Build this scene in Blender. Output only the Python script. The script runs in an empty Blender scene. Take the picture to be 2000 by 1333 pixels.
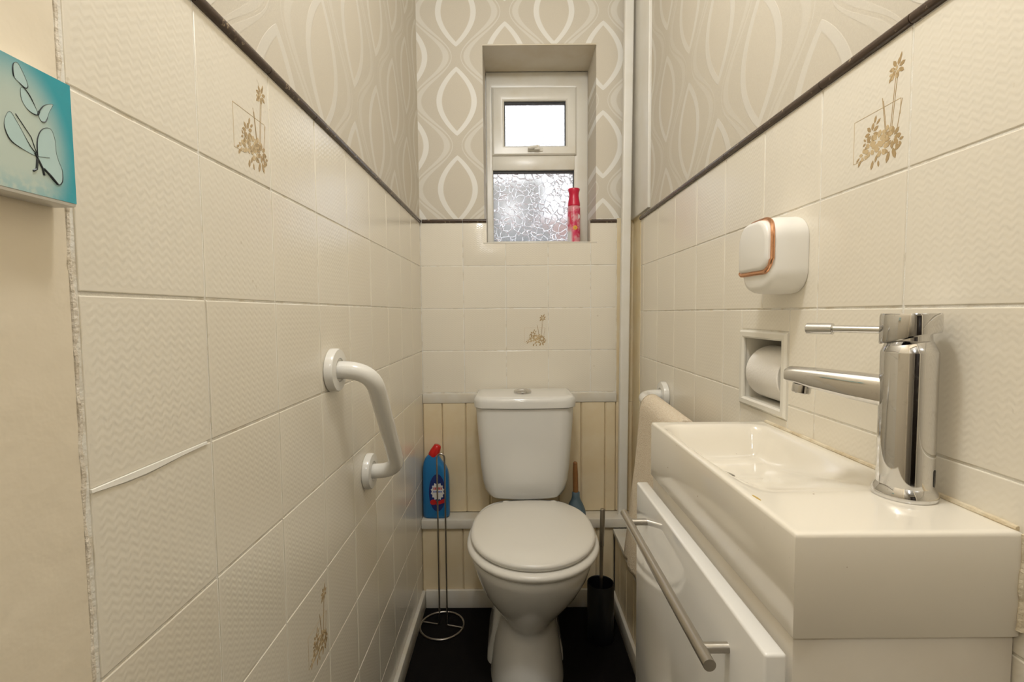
import bpy, bmesh, math, random
from mathutils import Vector, Matrix
random.seed(7)
PI = math.pi
scene = bpy.context.scene
COL = scene.collection
H = 1.03          # eye height; all coordinates below are relative to the eye, lifted by H when linked

# ------------------------------------------------------------------ camera, sky, exposure
cam_d = bpy.data.cameras.new('camera')
cam_d.sensor_width = 36.0
cam_d.lens = 945.76 / 2000 * 36
cam_d.clip_start = 0.01
cam = bpy.data.objects.new('camera', cam_d)
COL.objects.link(cam)
cam.location = (0, 0, H)
cam.rotation_euler = (Matrix.Rotation(PI / 2 - 0.0575, 3, 'X') @ Matrix.Rotation(-0.0081, 3, 'Z')).to_euler()
scene.camera = cam

world = bpy.data.worlds.new('overcast_sky')
scene.world = world
world.use_nodes = True
bg = world.node_tree.nodes['Background']
bg.inputs['Color'].default_value = (0.90, 0.94, 1.0, 1)
bg.inputs['Strength'].default_value = 1.9

scene.view_settings.view_transform = 'Standard'
scene.view_settings.look = 'None'
scene.view_settings.exposure = 0.0
scene.view_settings.gamma = 1.0
scene.view_settings.use_curve_mapping = False
scene.cycles.use_denoising = True
scene.cycles.use_adaptive_sampling = True
scene.cycles.adaptive_threshold = .045
scene.cycles.max_bounces = 8
scene.cycles.diffuse_bounces = 5
scene.cycles.glossy_bounces = 4
scene.cycles.transmission_bounces = 4
scene.cycles.sample_clamp_indirect = 6.0
LAMP_POWER = 18.0
HALL_FILL_POWER = 9.5  # strength of the added fill lamp in the hall
LAMP_COLOR = (0.98, 0.985, 0.985)

# ------------------------------------------------------------------ node helpers
class E:
    """wraps a float socket so that arithmetic builds Math nodes"""
    def __init__(s, nt, v): s.nt, s.v = nt, v
    def _m(s, op, *a, clamp=False):
        n = s.nt.nodes.new('ShaderNodeMath'); n.operation = op; n.use_clamp = clamp
        for i, x in enumerate((s,) + a):
            x = x.v if isinstance(x, E) else x
            if isinstance(x, (int, float)): n.inputs[i].default_value = x
            else: s.nt.links.new(x, n.inputs[i])
        return E(s.nt, n.outputs[0])
    def __add__(s, o): return s._m('ADD', o)
    def __sub__(s, o): return s._m('SUBTRACT', o)
    def __mul__(s, o): return s._m('MULTIPLY', o)
    def __truediv__(s, o): return s._m('DIVIDE', o)
    def __rsub__(s, o): return (s * -1.0) + o
    def sin(s): return s._m('SINE')
    def cos(s): return s._m('COSINE')
    def abs(s): return s._m('ABSOLUTE')
    def pingpong(s, k): return s._m('PINGPONG', k)
    def wrap(s, hi, lo): return s._m('WRAP', hi, lo)
    def gt(s, o): return s._m('GREATER_THAN', o)
    def lt(s, o): return s._m('LESS_THAN', o)
    def mx(s, o): return s._m('MAXIMUM', o)
    def mn(s, o): return s._m('MINIMUM', o)
    def step(s, lo, hi):
        n = s.nt.nodes.new('ShaderNodeMapRange'); n.interpolation_type = 'SMOOTHSTEP'
        s.nt.links.new(s.v, n.inputs['Value'])
        n.inputs['From Min'].default_value = lo; n.inputs['From Max'].default_value = hi
        return E(s.nt, n.outputs[0])

def new_mat(name, color=(.8, .8, .8), rough=.5, metal=0.0, coat=0.0, spec=.5):
    m = bpy.data.materials.new(name); m.use_nodes = True
    b = m.node_tree.nodes['Principled BSDF']
    b.inputs['Base Color'].default_value = (*color, 1)
    b.inputs['Roughness'].default_value = rough
    b.inputs['Metallic'].default_value = metal
    b.inputs['Coat Weight'].default_value = coat
    b.inputs['Coat Roughness'].default_value = .06
    b.inputs['Specular IOR Level'].default_value = spec
    return m
def bsdf(m): return m.node_tree.nodes['Principled BSDF']
def coords(m, kind='Object'):
    nt = m.node_tree; t = nt.nodes.new('ShaderNodeTexCoord'); s = nt.nodes.new('ShaderNodeSeparateXYZ')
    nt.links.new(t.outputs[kind], s.inputs[0])
    return t.outputs[kind], [E(nt, s.outputs[i]) for i in range(3)]
def noise(m, vec, scale, detail=3, rough=.55):
    n = m.node_tree.nodes.new('ShaderNodeTexNoise')
    n.inputs['Scale'].default_value = scale; n.inputs['Detail'].default_value = detail; n.inputs['Roughness'].default_value = rough
    if vec is not None: m.node_tree.links.new(vec, n.inputs['Vector'])
    return E(m.node_tree, n.outputs['Fac'])
def mix(m, fac, a, b):
    nt = m.node_tree; n = nt.nodes.new('ShaderNodeMix'); n.data_type = 'RGBA'
    if isinstance(fac, E): nt.links.new(fac.v, n.inputs['Factor'])
    else: n.inputs['Factor'].default_value = fac
    for sock, v in ((n.inputs['A'], a), (n.inputs['B'], b)): pass
    ia = [i for i in n.inputs if i.name == 'A' and i.type == 'RGBA'][0]
    ib = [i for i in n.inputs if i.name == 'B' and i.type == 'RGBA'][0]
    for sock, v in ((ia, a), (ib, b)):
        if isinstance(v, tuple): sock.default_value = (*v, 1)
        else: nt.links.new(v, sock)
    return [o for o in n.outputs if o.type == 'RGBA'][0]
def set_color(m, sock): m.node_tree.links.new(sock, bsdf(m).inputs['Base Color'])
def set_rough(m, e): m.node_tree.links.new(e.v, bsdf(m).inputs['Roughness'])
def bump(m, e, dist, strength=1.0):
    n = m.node_tree.nodes.new('ShaderNodeBump'); n.inputs['Distance'].default_value = dist; n.inputs['Strength'].default_value = strength
    m.node_tree.links.new(e.v, n.inputs['Height']); m.node_tree.links.new(n.outputs[0], bsdf(m).inputs['Normal'])
    return n

# ------------------------------------------------------------------ materials
TILE_A, TILE_B = (.815, .755, .64), (.84, .795, .695)
def tile_material():
    m = new_mat('cream_zigzag_tile', TILE_A, .17, spec=.5)
    vec, (x, y, z) = coords(m)
    oi = m.node_tree.nodes.new('ShaderNodeObjectInfo'); rnd = E(m.node_tree, oi.outputs['Random'])
    geo = m.node_tree.nodes.new('ShaderNodeNewGeometry')
    big = noise(m, geo.outputs['Position'], 5, 2)
    c = mix(m, (rnd * .5 + big * .6)._m('MULTIPLY', 1, clamp=True), TILE_A, TILE_B)
    specks = noise(m, geo.outputs['Position'], 70, 2).step(.75, .80)
    c = mix(m, specks * .3, c, (.45, .36, .22))
    set_color(m, c)
    zig = (x * (2 * PI * 13 / .15)).sin() * .26
    wave = ((z * (20 / .15) + zig) * (2 * PI)).sin() * .5 + .5
    edge = x.abs().mx(z.abs()).step(.0705, .066)
    h = wave * edge
    bump(m, h, .00015, .65)
    return m
M = {}
M['tile'] = tile_material()
M['grout'] = new_mat('pale_grout', (.74, .70, .62), .7)
v, _ = coords(M['grout']); set_color(M['grout'], mix(M['grout'], noise(M['grout'], v, 40, 4).step(.45, .7), (.84, .82, .76), (.70, .64, .53)))
bump(M['grout'], noise(M['grout'], v, 300, 3), .0008)
M['filler'] = new_mat('white_joint_filler', (.86, .84, .78), .6)
M['trim'] = new_mat('dark_brown_glazed_trim', (.045, .028, .018), .22)
v, _ = coords(M['trim']); set_color(M['trim'], mix(M['trim'], noise(M['trim'], v, 120, 3).step(.62, .72), (.075, .05, .036), (.34, .26, .17)))
M['motif'] = new_mat('brown_flower_print', (.46, .33, .17), .35)
M['motif_pale'] = new_mat('pale_gold_flower_print', (.62, .48, .28), .35)

def wallpaper(horizontal, x0, contrast):
    m = new_mat('ogee_wallpaper', (.6, .53, .42), .55, spec=.35)
    geo = m.node_tree.nodes.new('ShaderNodeNewGeometry')
    s = m.node_tree.nodes.new('ShaderNodeSeparateXYZ'); m.node_tree.links.new(geo.outputs['Position'], s.inputs[0])
    nt = m.node_tree
    h = E(nt, s.outputs[0 if horizontal == 'x' else 1]); z = E(nt, s.outputs[2])
    # half-drop lattice, period .338 by .30
    def shapes(ox, oz):
        u = (h - (x0 + ox)).wrap(.169, -.169).abs()
        w = (z - (H + .734 + oz)).wrap(.15, -.15).abs()
        prof = ((w * (PI / 2 / .1165)).mn(PI / 2)).cos()._m('POWER', .85)
        wi = prof * .070
        inside = (wi - u)
        on = w.lt(.1165)
        outline = inside.step(-.001, .001) * (.019 - inside).step(-.002, .002) * on
        core = inside.step(.017, .020) * on
        return u, outline, core
    u1, o1, c1 = shapes(0, 0)
    u2, o2, c2 = shapes(.169, .15)
    ph = ((z - (H + .734)) * (2 * PI / .30)).cos()
    xb = ph * .066 + .0845
    ratio = u1 / xb
    ratio2 = u2 / (.169 - xb)
    band = ratio.step(.80, .83) * (1.04 - ratio).step(.07, .10) + ratio2.step(.80, .83) * (1.04 - ratio2).step(.07, .10)
    outline = o1.mx(o2); core = c1.mx(c2)
    fac = outline.mx(band * .45)._m('MULTIPLY', 1, clamp=True)
    fine = noise(m, geo.outputs['Position'], 420, 3, .7)
    base = mix(m, core * .5, (.60, .55, .46), (.635, .575, .475))
    base = mix(m, fine.step(.35, .75) * .35, base, (.70, .66, .57))
    set_color(m, mix(m, fac * contrast, base, (.84, .83, .79)))
    set_rough(m, .62 - fac * .22)
    bump(m, fine * (1.0 - fac) * .5 + fac * .8, .0006, .7)
    return m
M['paper_x'] = wallpaper('x', -.185, .75)
M['paper_y'] = wallpaper('y', .86, .30)  # same paper; weaker satin sheen at grazing view is put into the colour contrast

def painted(name, c1, c2, rough=.5, scale=6, bumpd=.0006, bscale=60, spec=.4):
    m = new_mat(name, c1, rough, spec=spec)
    v, _ = coords(m)
    set_color(m, mix(m, noise(m, v, scale, 4).step(.35, .75), c1, c2))
    bump(m, noise(m, v, bscale, 4), bumpd)
    return m
M['plaster'] = painted('cream_painted_plaster', (.80, .715, .57), (.83, .75, .61), .5, 4, .0012, 26)
M['hall'] = painted('hall_wall_paint', (.56, .50, .40), (.60, .54, .44), .7)
M['added_door_paint'] = painted('added_door_brown', (.030, .020, .014), (.045, .03, .02), .4, 5)  # paint of the added door that the tap reflects as dark
M['ceiling'] = painted('white_ceiling_paint', (.80, .77, .70), (.83, .80, .74), .8, 4, .001, 50)
M['board'] = painted('yellowed_cream_board', (.78, .645, .42), (.83, .72, .52), .42, 9, .0004, 90)
M['yellow'] = painted('yellowed_wall_paint', (.74, .62, .40), (.78, .70, .53), .5, 9)
M['wood_white'] = painted('white_gloss_wood', (.74, .71, .64), (.70, .64, .53), .3, 14, .0003, 40)
M['pipe'] = painted('white_painted_pipe', (.78, .76, .71), (.74, .71, .63), .3, 8, .0003, 40)
M['floor'] = new_mat('black_floor', (.008, .007, .006), .8, spec=.12)
v, _ = coords(M['floor']); f = noise(M['floor'], v, 500, 3)
set_color(M['floor'], mix(M['floor'], noise(M['floor'], v, 60, 5).step(.72, .80), (.007, .006, .0055), (.04, .033, .028))); bump(M['floor'], f, .001)
M['upvc'] = new_mat('white_upvc', (.80, .775, .70), .28)
v, _ = coords(M['upvc']); set_color(M['upvc'], mix(M['upvc'], noise(M['upvc'], v, 9, 4).step(.45, .8), (.80, .775, .70), (.74, .69, .58)))
M['reveal'] = painted('cream_reveal_paint', (.70, .64, .53), (.64, .56, .42), .35, 7, .0008, 30)
M['gasket'] = new_mat('black_gasket', (.012, .012, .013), .5)
M['ceramic'] = new_mat('white_ceramic', (.80, .79, .755), .12, coat=.4)
M['basin'] = new_mat('warm_white_basin_glaze', (.84, .79, .69), .14, coat=.4)
v, _ = coords(M['basin']); set_color(M['basin'], mix(M['basin'], noise(M['basin'], v, 160, 1).step(.80, .82), (.84, .79, .69), (.25, .17, .09)))
M['seat'] = new_mat('white_plastic_seat', (.80, .775, .715), .25)
M['gloss'] = new_mat('gloss_white_door', (.82, .81, .78), .07, coat=.6)
M['carcass'] = painted('white_melamine', (.74, .69, .60), (.70, .64, .54), .35, 7, .0002)
M['chrome'] = new_mat('chrome', (.62, .61, .60), .06, 1.0)
v, _ = coords(M['chrome']); cn = noise(M['chrome'], v, 130, 5)
set_color(M['chrome'], mix(M['chrome'], cn.step(.55, .75) * .5, (.66, .655, .65), (.52, .50, .47))); set_rough(M['chrome'], cn.step(.5, .8) * .18 + .05)
M['steel'] = new_mat('brushed_steel', (.50, .47, .42), .32, 1.0)
M['dark_steel'] = new_mat('dull_wire', (.40, .37, .33), .28, 1.0)
M['copper'] = new_mat('rose_gold', (.72, .38, .22), .2, 1.0)
M['white_plastic'] = new_mat('white_plastic', (.84, .82, .77), .3)
M['rail'] = new_mat('white_rail_enamel', (.80, .785, .74), .2, coat=.3)
M['paper'] = new_mat('white_tissue', (.84, .81, .76), .95, spec=.1)
v, _ = coords(M['paper']); bump(M['paper'], noise(M['paper'], v, 260, 2), .0008)
M['black_plastic'] = new_mat('black_plastic', (.010, .010, .011), .35)
M['niche'] = new_mat('off_white_niche_glaze', (.78, .75, .67), .25)
M['towel'] = new_mat('peach_towel', (.80, .66, .47), .95, spec=.1)
v, _ = coords(M['towel']); tn = noise(M['towel'], v, 240, 3, .7)
set_color(M['towel'], mix(M['towel'], tn.step(.3, .7), (.82, .69, .52), (.92, .82, .67))); bump(M['towel'], tn, .004)
M['bottle'] = new_mat('blue_bottle_plastic', (.015, .17, .42), .3)
M['red'] = new_mat('red_cap_plastic', (.62, .015, .012), .3)
M['navy'] = new_mat('navy_label', (.012, .03, .16), .4)
M['white_print'] = new_mat('white_label_print', (.75, .73, .72), .4)
M['red_print'] = new_mat('red_label_print', (.55, .02, .02), .4)
M['blue_print'] = new_mat('blue_label_print', (.03, .10, .45), .4)
M['pink'] = new_mat('crimson_can_cap', (.62, .012, .055), .3)
M['yellow_print'] = new_mat('yellow_flower_print', (.85, .42, .02), .4)
M['rubber'] = new_mat('grey_blue_rubber', (.10, .155, .19), .5)
M['wood'] = new_mat('varnished_wood', (.32, .14, .045), .4)
v, (wx, wy, wz) = coords(M['wood']); set_color(M['wood'], mix(M['wood'], noise(M['wood'], v, 60, 3), (.36, .17, .055), (.24, .10, .03)))
M['caulk'] = painted('old_sealant', (.76, .68, .52), (.60, .48, .30), .5, 40, .002, 160)
M['bead'] = painted('rough_plaster_edge', (.80, .74, .64), (.66, .58, .46), .7, 60, .002, 240)
M['stain'] = new_mat('yellow_stain', (.55, .38, .10), .4)
M['brick_far'] = painted('far_brick_wall', (.34, .13, .09), (.42, .22, .16), .9, 3)
M['hedge'] = painted('far_hedge', (.05, .06, .05), (.12, .13, .12), .9, 6)

def glass_material(name, scale, rough, crack, depth):
    m = bpy.data.materials.new(name); m.use_nodes = True; nt = m.node_tree
    nt.nodes.remove(nt.nodes['Principled BSDF']); out = nt.nodes['Material Output']
    t = nt.nodes.new('ShaderNodeTexCoord')
    nz = nt.nodes.new('ShaderNodeTexNoise'); nz.inputs['Scale'].default_value = scale * .5; nz.inputs['Detail'].default_value = 2
    nt.links.new(t.outputs['Object'], nz.inputs['Vector'])
    vm = nt.nodes.new('ShaderNodeVectorMath'); vm.operation = 'MULTIPLY_ADD'
    nt.links.new(nz.outputs['Color'], vm.inputs[0]); vm.inputs[1].default_value = (1.6 / scale,) * 3; nt.links.new(t.outputs['Object'], vm.inputs[2])
    vo = nt.nodes.new('ShaderNodeTexVoronoi'); vo.feature = 'DISTANCE_TO_EDGE'; vo.inputs['Scale'].default_value = scale
    nt.links.new(vm.outputs[0], vo.inputs['Vector'])
    hgt = E(nt, vo.outputs['Distance']).step(0, crack)
    bp = nt.nodes.new('ShaderNodeBump'); bp.inputs['Distance'].default_value = depth; bp.inputs['Strength'].default_value = 1.0
    nt.links.new(hgt.v, bp.inputs['Height'])
    rf = nt.nodes.new('ShaderNodeBsdfRefraction'); rf.inputs['Roughness'].default_value = rough; rf.inputs['IOR'].default_value = 1.45
    nt.links.new(bp.outputs[0], rf.inputs['Normal'])
    gl = nt.nodes.new('ShaderNodeBsdfGlossy'); gl.inputs['Roughness'].default_value = .15; nt.links.new(bp.outputs[0], gl.inputs['Normal'])
    tr = nt.nodes.new('ShaderNodeBsdfTranslucent'); tr.inputs['Color'].default_value = (.9, .9, .92, 1)
    a = nt.nodes.new('ShaderNodeMixShader'); a.inputs[0].default_value = .25; nt.links.new(rf.outputs[0], a.inputs[1]); nt.links.new(tr.outputs[0], a.inputs[2])
    b = nt.nodes.new('ShaderNodeMixShader'); b.inputs[0].default_value = .05; nt.links.new(a.outputs[0], b.inputs[1]); nt.links.new(gl.outputs[0], b.inputs[2])
    nt.links.new(b.outputs[0], out.inputs['Surface'])
    return m
M['glass_top'] = glass_material('frosted_glass', 110, .40, .25, .0005)
M['glass_low'] = glass_material('crackle_glass', 42, .16, .05, .0022)

# ------------------------------------------------------------------ mesh helpers
WLOC = {}
def link(name, bm, mat, parent=None, origin=None, angle=35, mats=None):
    """bm is in eye-relative world coordinates; the origin goes to the base centre"""
    bm.normal_update()
    vs = [v.co for v in bm.verts]
    lo = Vector([min(v[i] for v in vs) for i in range(3)]); hi = Vector([max(v[i] for v in vs) for i in range(3)])
    o = Vector(origin) if origin is not None else Vector(((lo.x + hi.x) / 2, (lo.y + hi.y) / 2, lo.z))
    bmesh.ops.translate(bm, verts=bm.verts, vec=-o)
    me = bpy.data.meshes.new(name)
    for f in bm.faces: f.smooth = True
    bm.to_mesh(me); bm.free()
    me.set_sharp_from_angle(angle=math.radians(angle))
    for mm in (mats or [mat]): me.materials.append(mm)
    ob = bpy.data.objects.new(name, me); COL.objects.link(ob)
    w = o + Vector((0, 0, H))
    WLOC[ob.name] = w
    if parent: ob.parent = parent; ob.location = w - WLOC[parent.name]
    else: ob.location = w
    return ob
def thing(name, loc, label, cat, group=None, kind=None):
    o = bpy.data.objects.new(name, None); COL.objects.link(o); o.empty_display_size = .05
    w = Vector(loc) + Vector((0, 0, H)); o.location = w; WLOC[o.name] = w
    return tag(o, label, cat, group, kind)
def tag(o, label, cat, group=None, kind=None):
    o['label'] = label; o['category'] = cat
    if group: o['group'] = group
    if kind: o['kind'] = kind
    return o
def structure(o, label, cat): return tag(o, label, cat, kind='structure')

def box(bm, x0, x1, y0, y1, z0, z1, bevel=0, seg=2):
    r = bmesh.ops.create_cube(bm, size=1)
    for v in r['verts']:
        v.co = Vector(((x0 + x1) / 2 + v.co.x * (x1 - x0), (y0 + y1) / 2 + v.co.y * (y1 - y0), (z0 + z1) / 2 + v.co.z * (z1 - z0)))
    if bevel:
        es = list({e for v in r['verts'] for e in v.link_edges})
        bmesh.ops.bevel(bm, geom=es, offset=bevel, segments=seg, affect='EDGES', profile=.5)
def mbox(*a, **k):
    bm = bmesh.new(); box(bm, *a, **k); return bm
def prism(bm, pts, axis, a0, a1, bevel=0, seg=2):
    """polygon pts (2-D) extruded along axis; 2-D order: x->(y,z), y->(x,z), z->(x,y)"""
    def P(p, a): return {'x': (a, p[0], p[1]), 'y': (p[0], a, p[1]), 'z': (p[0], p[1], a)}[axis]
    v0 = [bm.verts.new(P(p, a0)) for p in pts]; v1 = [bm.verts.new(P(p, a1)) for p in pts]
    n = len(pts); fs = [bm.faces.new(v0), bm.faces.new(v1[::-1])]
    for i in range(n): fs.append(bm.faces.new((v0[i], v1[i], v1[(i + 1) % n], v0[(i + 1) % n])))
    bmesh.ops.recalc_face_normals(bm, faces=fs)
    if bevel:
        cap = list(fs[1].edges)
        bmesh.ops.bevel(bm, geom=cap, offset=bevel, segments=seg, affect='EDGES', profile=.5)
def loft(bm, rings, cap=True, closed=True):
    vs = [[bm.verts.new(p) for p in r] for r in rings]
    fs = []
    n = len(rings[0])
    for a, b in zip(vs, vs[1:]):
        for i in range(n if closed else n - 1):
            j = (i + 1) % n; fs.append(bm.faces.new((a[i], a[j], b[j], b[i])))
    if cap:
        fs.append(bm.faces.new(vs[0][::-1])); fs.append(bm.faces.new(vs[-1]))
    bmesh.ops.recalc_face_normals(bm, faces=fs)
    return vs
def lathe(bm, prof, centre, axis=(0, 0, 1), n=32, cap=True):
    ax = Vector(axis).normalized(); u = ax.orthogonal().normalized(); w = ax.cross(u); c = Vector(centre)
    loft(bm, [[c + ax * h + (u * math.cos(2 * PI * k / n) + w * math.sin(2 * PI * k / n)) * max(r, 1e-5) for k in range(n)] for r, h in prof], cap)
def tube(bm, pts, r, n=12, closed=False):
    pts = [Vector(p) for p in pts]; rings = []; up = None
    for i, p in enumerate(pts):
        a = pts[i - 1] if (i or closed) else p; b = pts[(i + 1) % len(pts)] if (i < len(pts) - 1 or closed) else p
        t = (b - a).normalized()
        if up is None: up = t.orthogonal().normalized()
        up = (up - t * up.dot(t)).normalized(); w = t.cross(up)
        rr = r[i] if isinstance(r, (list, tuple)) else r
        rings.append([p + (up * math.cos(2 * PI * k / n) + w * math.sin(2 * PI * k / n)) * rr for k in range(n)])
    if closed: rings.append(rings[0])
    if closed:
        vs = [[bm.verts.new(p) for p in rr] for rr in rings[:-1]]; fs = []
        m = len(vs)
        for i in range(m):
            for k in range(n): fs.append(bm.faces.new((vs[i][k], vs[i][(k + 1) % n], vs[(i + 1) % m][(k + 1) % n], vs[(i + 1) % m][k])))
        bmesh.ops.recalc_face_normals(bm, faces=fs)
    else: loft(bm, rings)
def arc_path(pts, rad, seg=8):
    """round the inner corners of a polyline"""
    pts = [Vector(p) for p in pts]; out = [pts[0]]
    for i in range(1, len(pts) - 1):
        p, a, b = pts[i], (pts[i - 1] - pts[i]).normalized(), (pts[i + 1] - pts[i]).normalized()
        s, e = p + a * rad, p + b * rad
        for k in range(seg + 1):
            t = k / seg; out.append(s * (1 - t) ** 2 + p * 2 * t * (1 - t) + e * t ** 2)
    out.append(pts[-1]); return out
def rrect(cx, cy, hw, hh, r, n=6):
    o = []
    for (sx, sy, a0) in ((1, 1, 0), (-1, 1, PI / 2), (-1, -1, PI), (1, -1, 3 * PI / 2)):
        for k in range(n + 1):
            a = a0 + PI / 2 * k / n; o.append((cx + sx * (hw - r) + r * math.cos(a), cy + sy * (hh - r) + r * math.sin(a)))
    return o
def ellipse(cx, cy, a, b, n=20, rot=0):
    return [(cx + a * math.cos(t) * math.cos(rot) - b * math.sin(t) * math.sin(rot), cy + a * math.cos(t) * math.sin(rot) + b * math.sin(t) * math.cos(rot)) for t in [2 * PI * k / n for k in range(n)]]

# ------------------------------------------------------------------ room dimensions (eye-relative)
XL, XR, YB = -.3205, .4294, 1.7206     # tile faces
ZF, ZC, YF = -H, 1.32, -.35            # floor, ceiling, door wall
T, G, TT = .15, .0028, .0013           # tile pitch, joint, how far the tiles stand proud
Z0L, Z0R, Y0L, Y0R = .0173, .0031, .3592, .5333
ZP, LEDGE = -.283, -.715

# ------------------------------------------------------------------ shell
structure(link('floor', mbox(-.60, .62, -2.2, 1.95, ZF - .04, ZF), M['floor']), 'black floor of the narrow toilet room', 'floor')
structure(link('ceiling', mbox(-.60, .62, -2.2, 2.1, ZC, ZC + .04), M['ceiling']), 'plain white ceiling above the toilet room', 'ceiling')

wall_left = structure(link('wall_left', mbox(XL - .12, XL - TT, YF, YB + .10, ZF, ZC), M['grout']), 'left wall with cream square tiles below and patterned wallpaper above', 'wall')
bm = bmesh.new()
NY0, NY1, NZ0, NZ1 = .757, .897, -.163, -.041       # hole for the paper niche
xw = XR + TT
for a in ((YF, NY0, ZF, ZC), (NY1, YB + .10, ZF, ZC), (NY0, NY1, ZF, NZ0), (NY0, NY1, NZ1, ZC)): box(bm, xw, xw + .16, a[0], a[1], a[2], a[3])
wall_right = structure(link('wall_right', bm, M['grout']), 'right wall with cream square tiles below and patterned wallpaper above', 'wall')
WX0, WX1, WZ0, WZ1, WY = -.098, .302, .250, .925, 1.905   # window recess
bm = bmesh.new()
yw = YB + TT
for a in ((XL - .12, WX0, ZF, ZC), (WX1, XR + .14, ZF, ZC), (WX0, WX1, ZF, WZ0 - .006), (WX0, WX1, WZ1, ZC)): box(bm, a[0], a[1], yw, yw + .26, a[2], a[3])
wall_back = structure(link('wall_back', bm, M['grout']), 'back wall behind the toilet with a small window recess', 'wall')
bm = bmesh.new()
for a in ((XL - .12, -.27, ZF, ZC), (.40, XR + .16, ZF, ZC), (-.27, .40, .97, ZC)): box(bm, a[0], a[1], YF - .10, YF, a[2], a[3])
structure(link('wall_front', bm, M['plaster']), 'cream painted wall around the open doorway', 'wall')
bm = bmesh.new(); box(bm, -.58, -.5, -2.1, YF - .10, ZF, ZC); structure(link('wall_hall_left', bm, M['hall']), 'beige hall wall on the left beyond the doorway', 'wall')
bm = bmesh.new(); box(bm, .52, .6, -2.1, YF - .10, ZF, ZC); structure(link('wall_hall_right', bm, M['hall']), 'beige hall wall on the right beyond the doorway', 'wall')
bm = bmesh.new(); box(bm, -.58, .6, -2.2, -2.1, ZF, ZC); structure(link('added_door', mbox(-.40, .42, -2.099, -2.06, ZF, .97, bevel=.004), M['added_door_paint']), 'added unseen dark door at the hall end, for the dark band reflected in the tap', 'door')  # door is added, out of view; gives the chrome tap a dark reflected band
structure(link('wall_hall_end', bm, M['hall']), 'beige hall wall at the far end beyond the doorway', 'wall')

# ---- left plaster strip beside the doorway
pl = link('plaster_strip', mbox(XL - TT, XL - .0004, YF, Y0L - .006, ZF, ZC), M['plaster'], wall_left)
bm = bmesh.new()
pts = []; z = ZF
while z < .95:
    pts.append((XL - .0012 + random.uniform(-.0006, .0006), Y0L - .004 + random.uniform(-.0012, .0012), z)); z += .012
tube(bm, pts, [random.uniform(.0014, .0024) for _ in pts], 8)
link('filler_bead', bm, M['bead'], wall_left)

# ------------------------------------------------------------------ tiles
TILE_CACHE = {}
def tile_mesh(w, h):
    k = (round(w, 4), round(h, 4))
    if k not in TILE_CACHE:
        bm = bmesh.new(); box(bm, -w / 2, w / 2, 0, TT, -h / 2, h / 2)
        es = [e for e in bm.edges if all(v.co.y < .0001 for v in e.verts)] + [e for e in bm.edges if abs(e.verts[0].co.y - e.verts[1].co.y) > .0001]
        bmesh.ops.bevel(bm, geom=es, offset=.0010, segments=2, affect='EDGES', profile=.5)
        me = bpy.data.meshes.new('tile')
        bm.to_mesh(me); bm.free(); me.materials.append(M['tile']); TILE_CACHE[k] = me
    return TILE_CACHE[k]
TILES = {}
def tile(side, a0, a1, z0, z1, key=None):
    w, h = a1 - a0 - G, z1 - z0 - G
    if w < .004 or h < .004: return
    o = bpy.data.objects.new('tile', tile_mesh(w, h)); COL.objects.link(o)
    a, z = (a0 + a1) / 2, (z0 + z1) / 2
    par = {'L': wall_left, 'R': wall_right, 'B': wall_back}[side]
    j = random.uniform(0, .0003)
    p, r = {'L': ((XL - j, a, z), PI / 2), 'R': ((XR + j, a, z), -PI / 2), 'B': ((a, YB + j, z), 0)}[side]
    o.parent = par; wl = Vector(p) + Vector((0, 0, H)); WLOC[o.name] = wl
    o.location = wl - WLOC[par.name]
    o.rotation_euler = (random.uniform(-.0022, .0022), 0, r + random.uniform(-.0022, .0022))
    if key: TILES[key] = o
    return o
# left wall: nine columns, nine rows
for i in range(10):
    for j in range(2, -7, -1):
        a0, a1 = Y0L + i * T, min(Y0L + (i + 1) * T, YB)
        z1 = Z0L + j * T; z0 = max(z1 - T, -.972)
        tile('L', a0, a1, z0, z1, ('L', i, j))
# right wall
for i in range(-5, 8):
    for j in range(2, -5, -1):
        a0, a1 = Y0R + i * T, min(Y0R + (i + 1) * T, 1.622)
        z1 = Z0R + j * T; z0 = z1 - T
        if i in (1, 2) and j in (0, -1):
            if i == 1:
                tile('R', a0, .7497, z0, z1)
                if j == 0: tile('R', .7497, .9045, -.0335, z1)
                else: tile('R', .7497, .9045, z0, -.1715)
            else: tile('R', .9045, a1, z0, z1)
            continue
        tile('R', a0, a1, z0, z1, ('R', i, j))
# back wall
SILL_L, SILL_R = -.086, .2775
for i in range(5):
    for j in range(2, -2, -1):
        a0, a1 = XL + i * T, min(XL + (i + 1) * T, .371)
        z1 = Z0L + j * T; z0 = z1 - T
        if j == 2 and i in (2, 3): z1 = WZ0 - .004
        if j == 2 and i == 1:
            bm = bmesh.new(); g = G / 2
            prism(bm, [(a0 + g, z0 + g), (a1 - g, z0 + g), (a1 - g, WZ0 - .004 - g), (SILL_L, WZ0 - .004 - g), (SILL_L, z1 - g), (a0 + g, z1 - g)], 'y', YB + TT, YB, .001)
            link('tile', bm, M['tile'], wall_back, origin=((a0 + a1) / 2, YB, (z0 + z1 + .0) / 2)); continue
        tile('B', a0, a1, z0, z1, ('B', i, j))

# ---- a lump of white filler in one joint of the left wall
bm = bmesh.new(); zj = Z0L - T
loft(bm, [[(XL - .0012, y, zj - .0016 - h_), (XL + .0011, y, zj - .0010 - h_ * .55), (XL + .0008, y, zj + .0010), (XL - .0012, y, zj + .0014)] for y, h_ in ((.3605, .0004), (.372, .0022), (.392, .0050), (.415, .0062), (.437, .0046), (.462, .0022), (.500, .0006))])
link('filler_lump', bm, M['filler'], wall_left)
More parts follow.
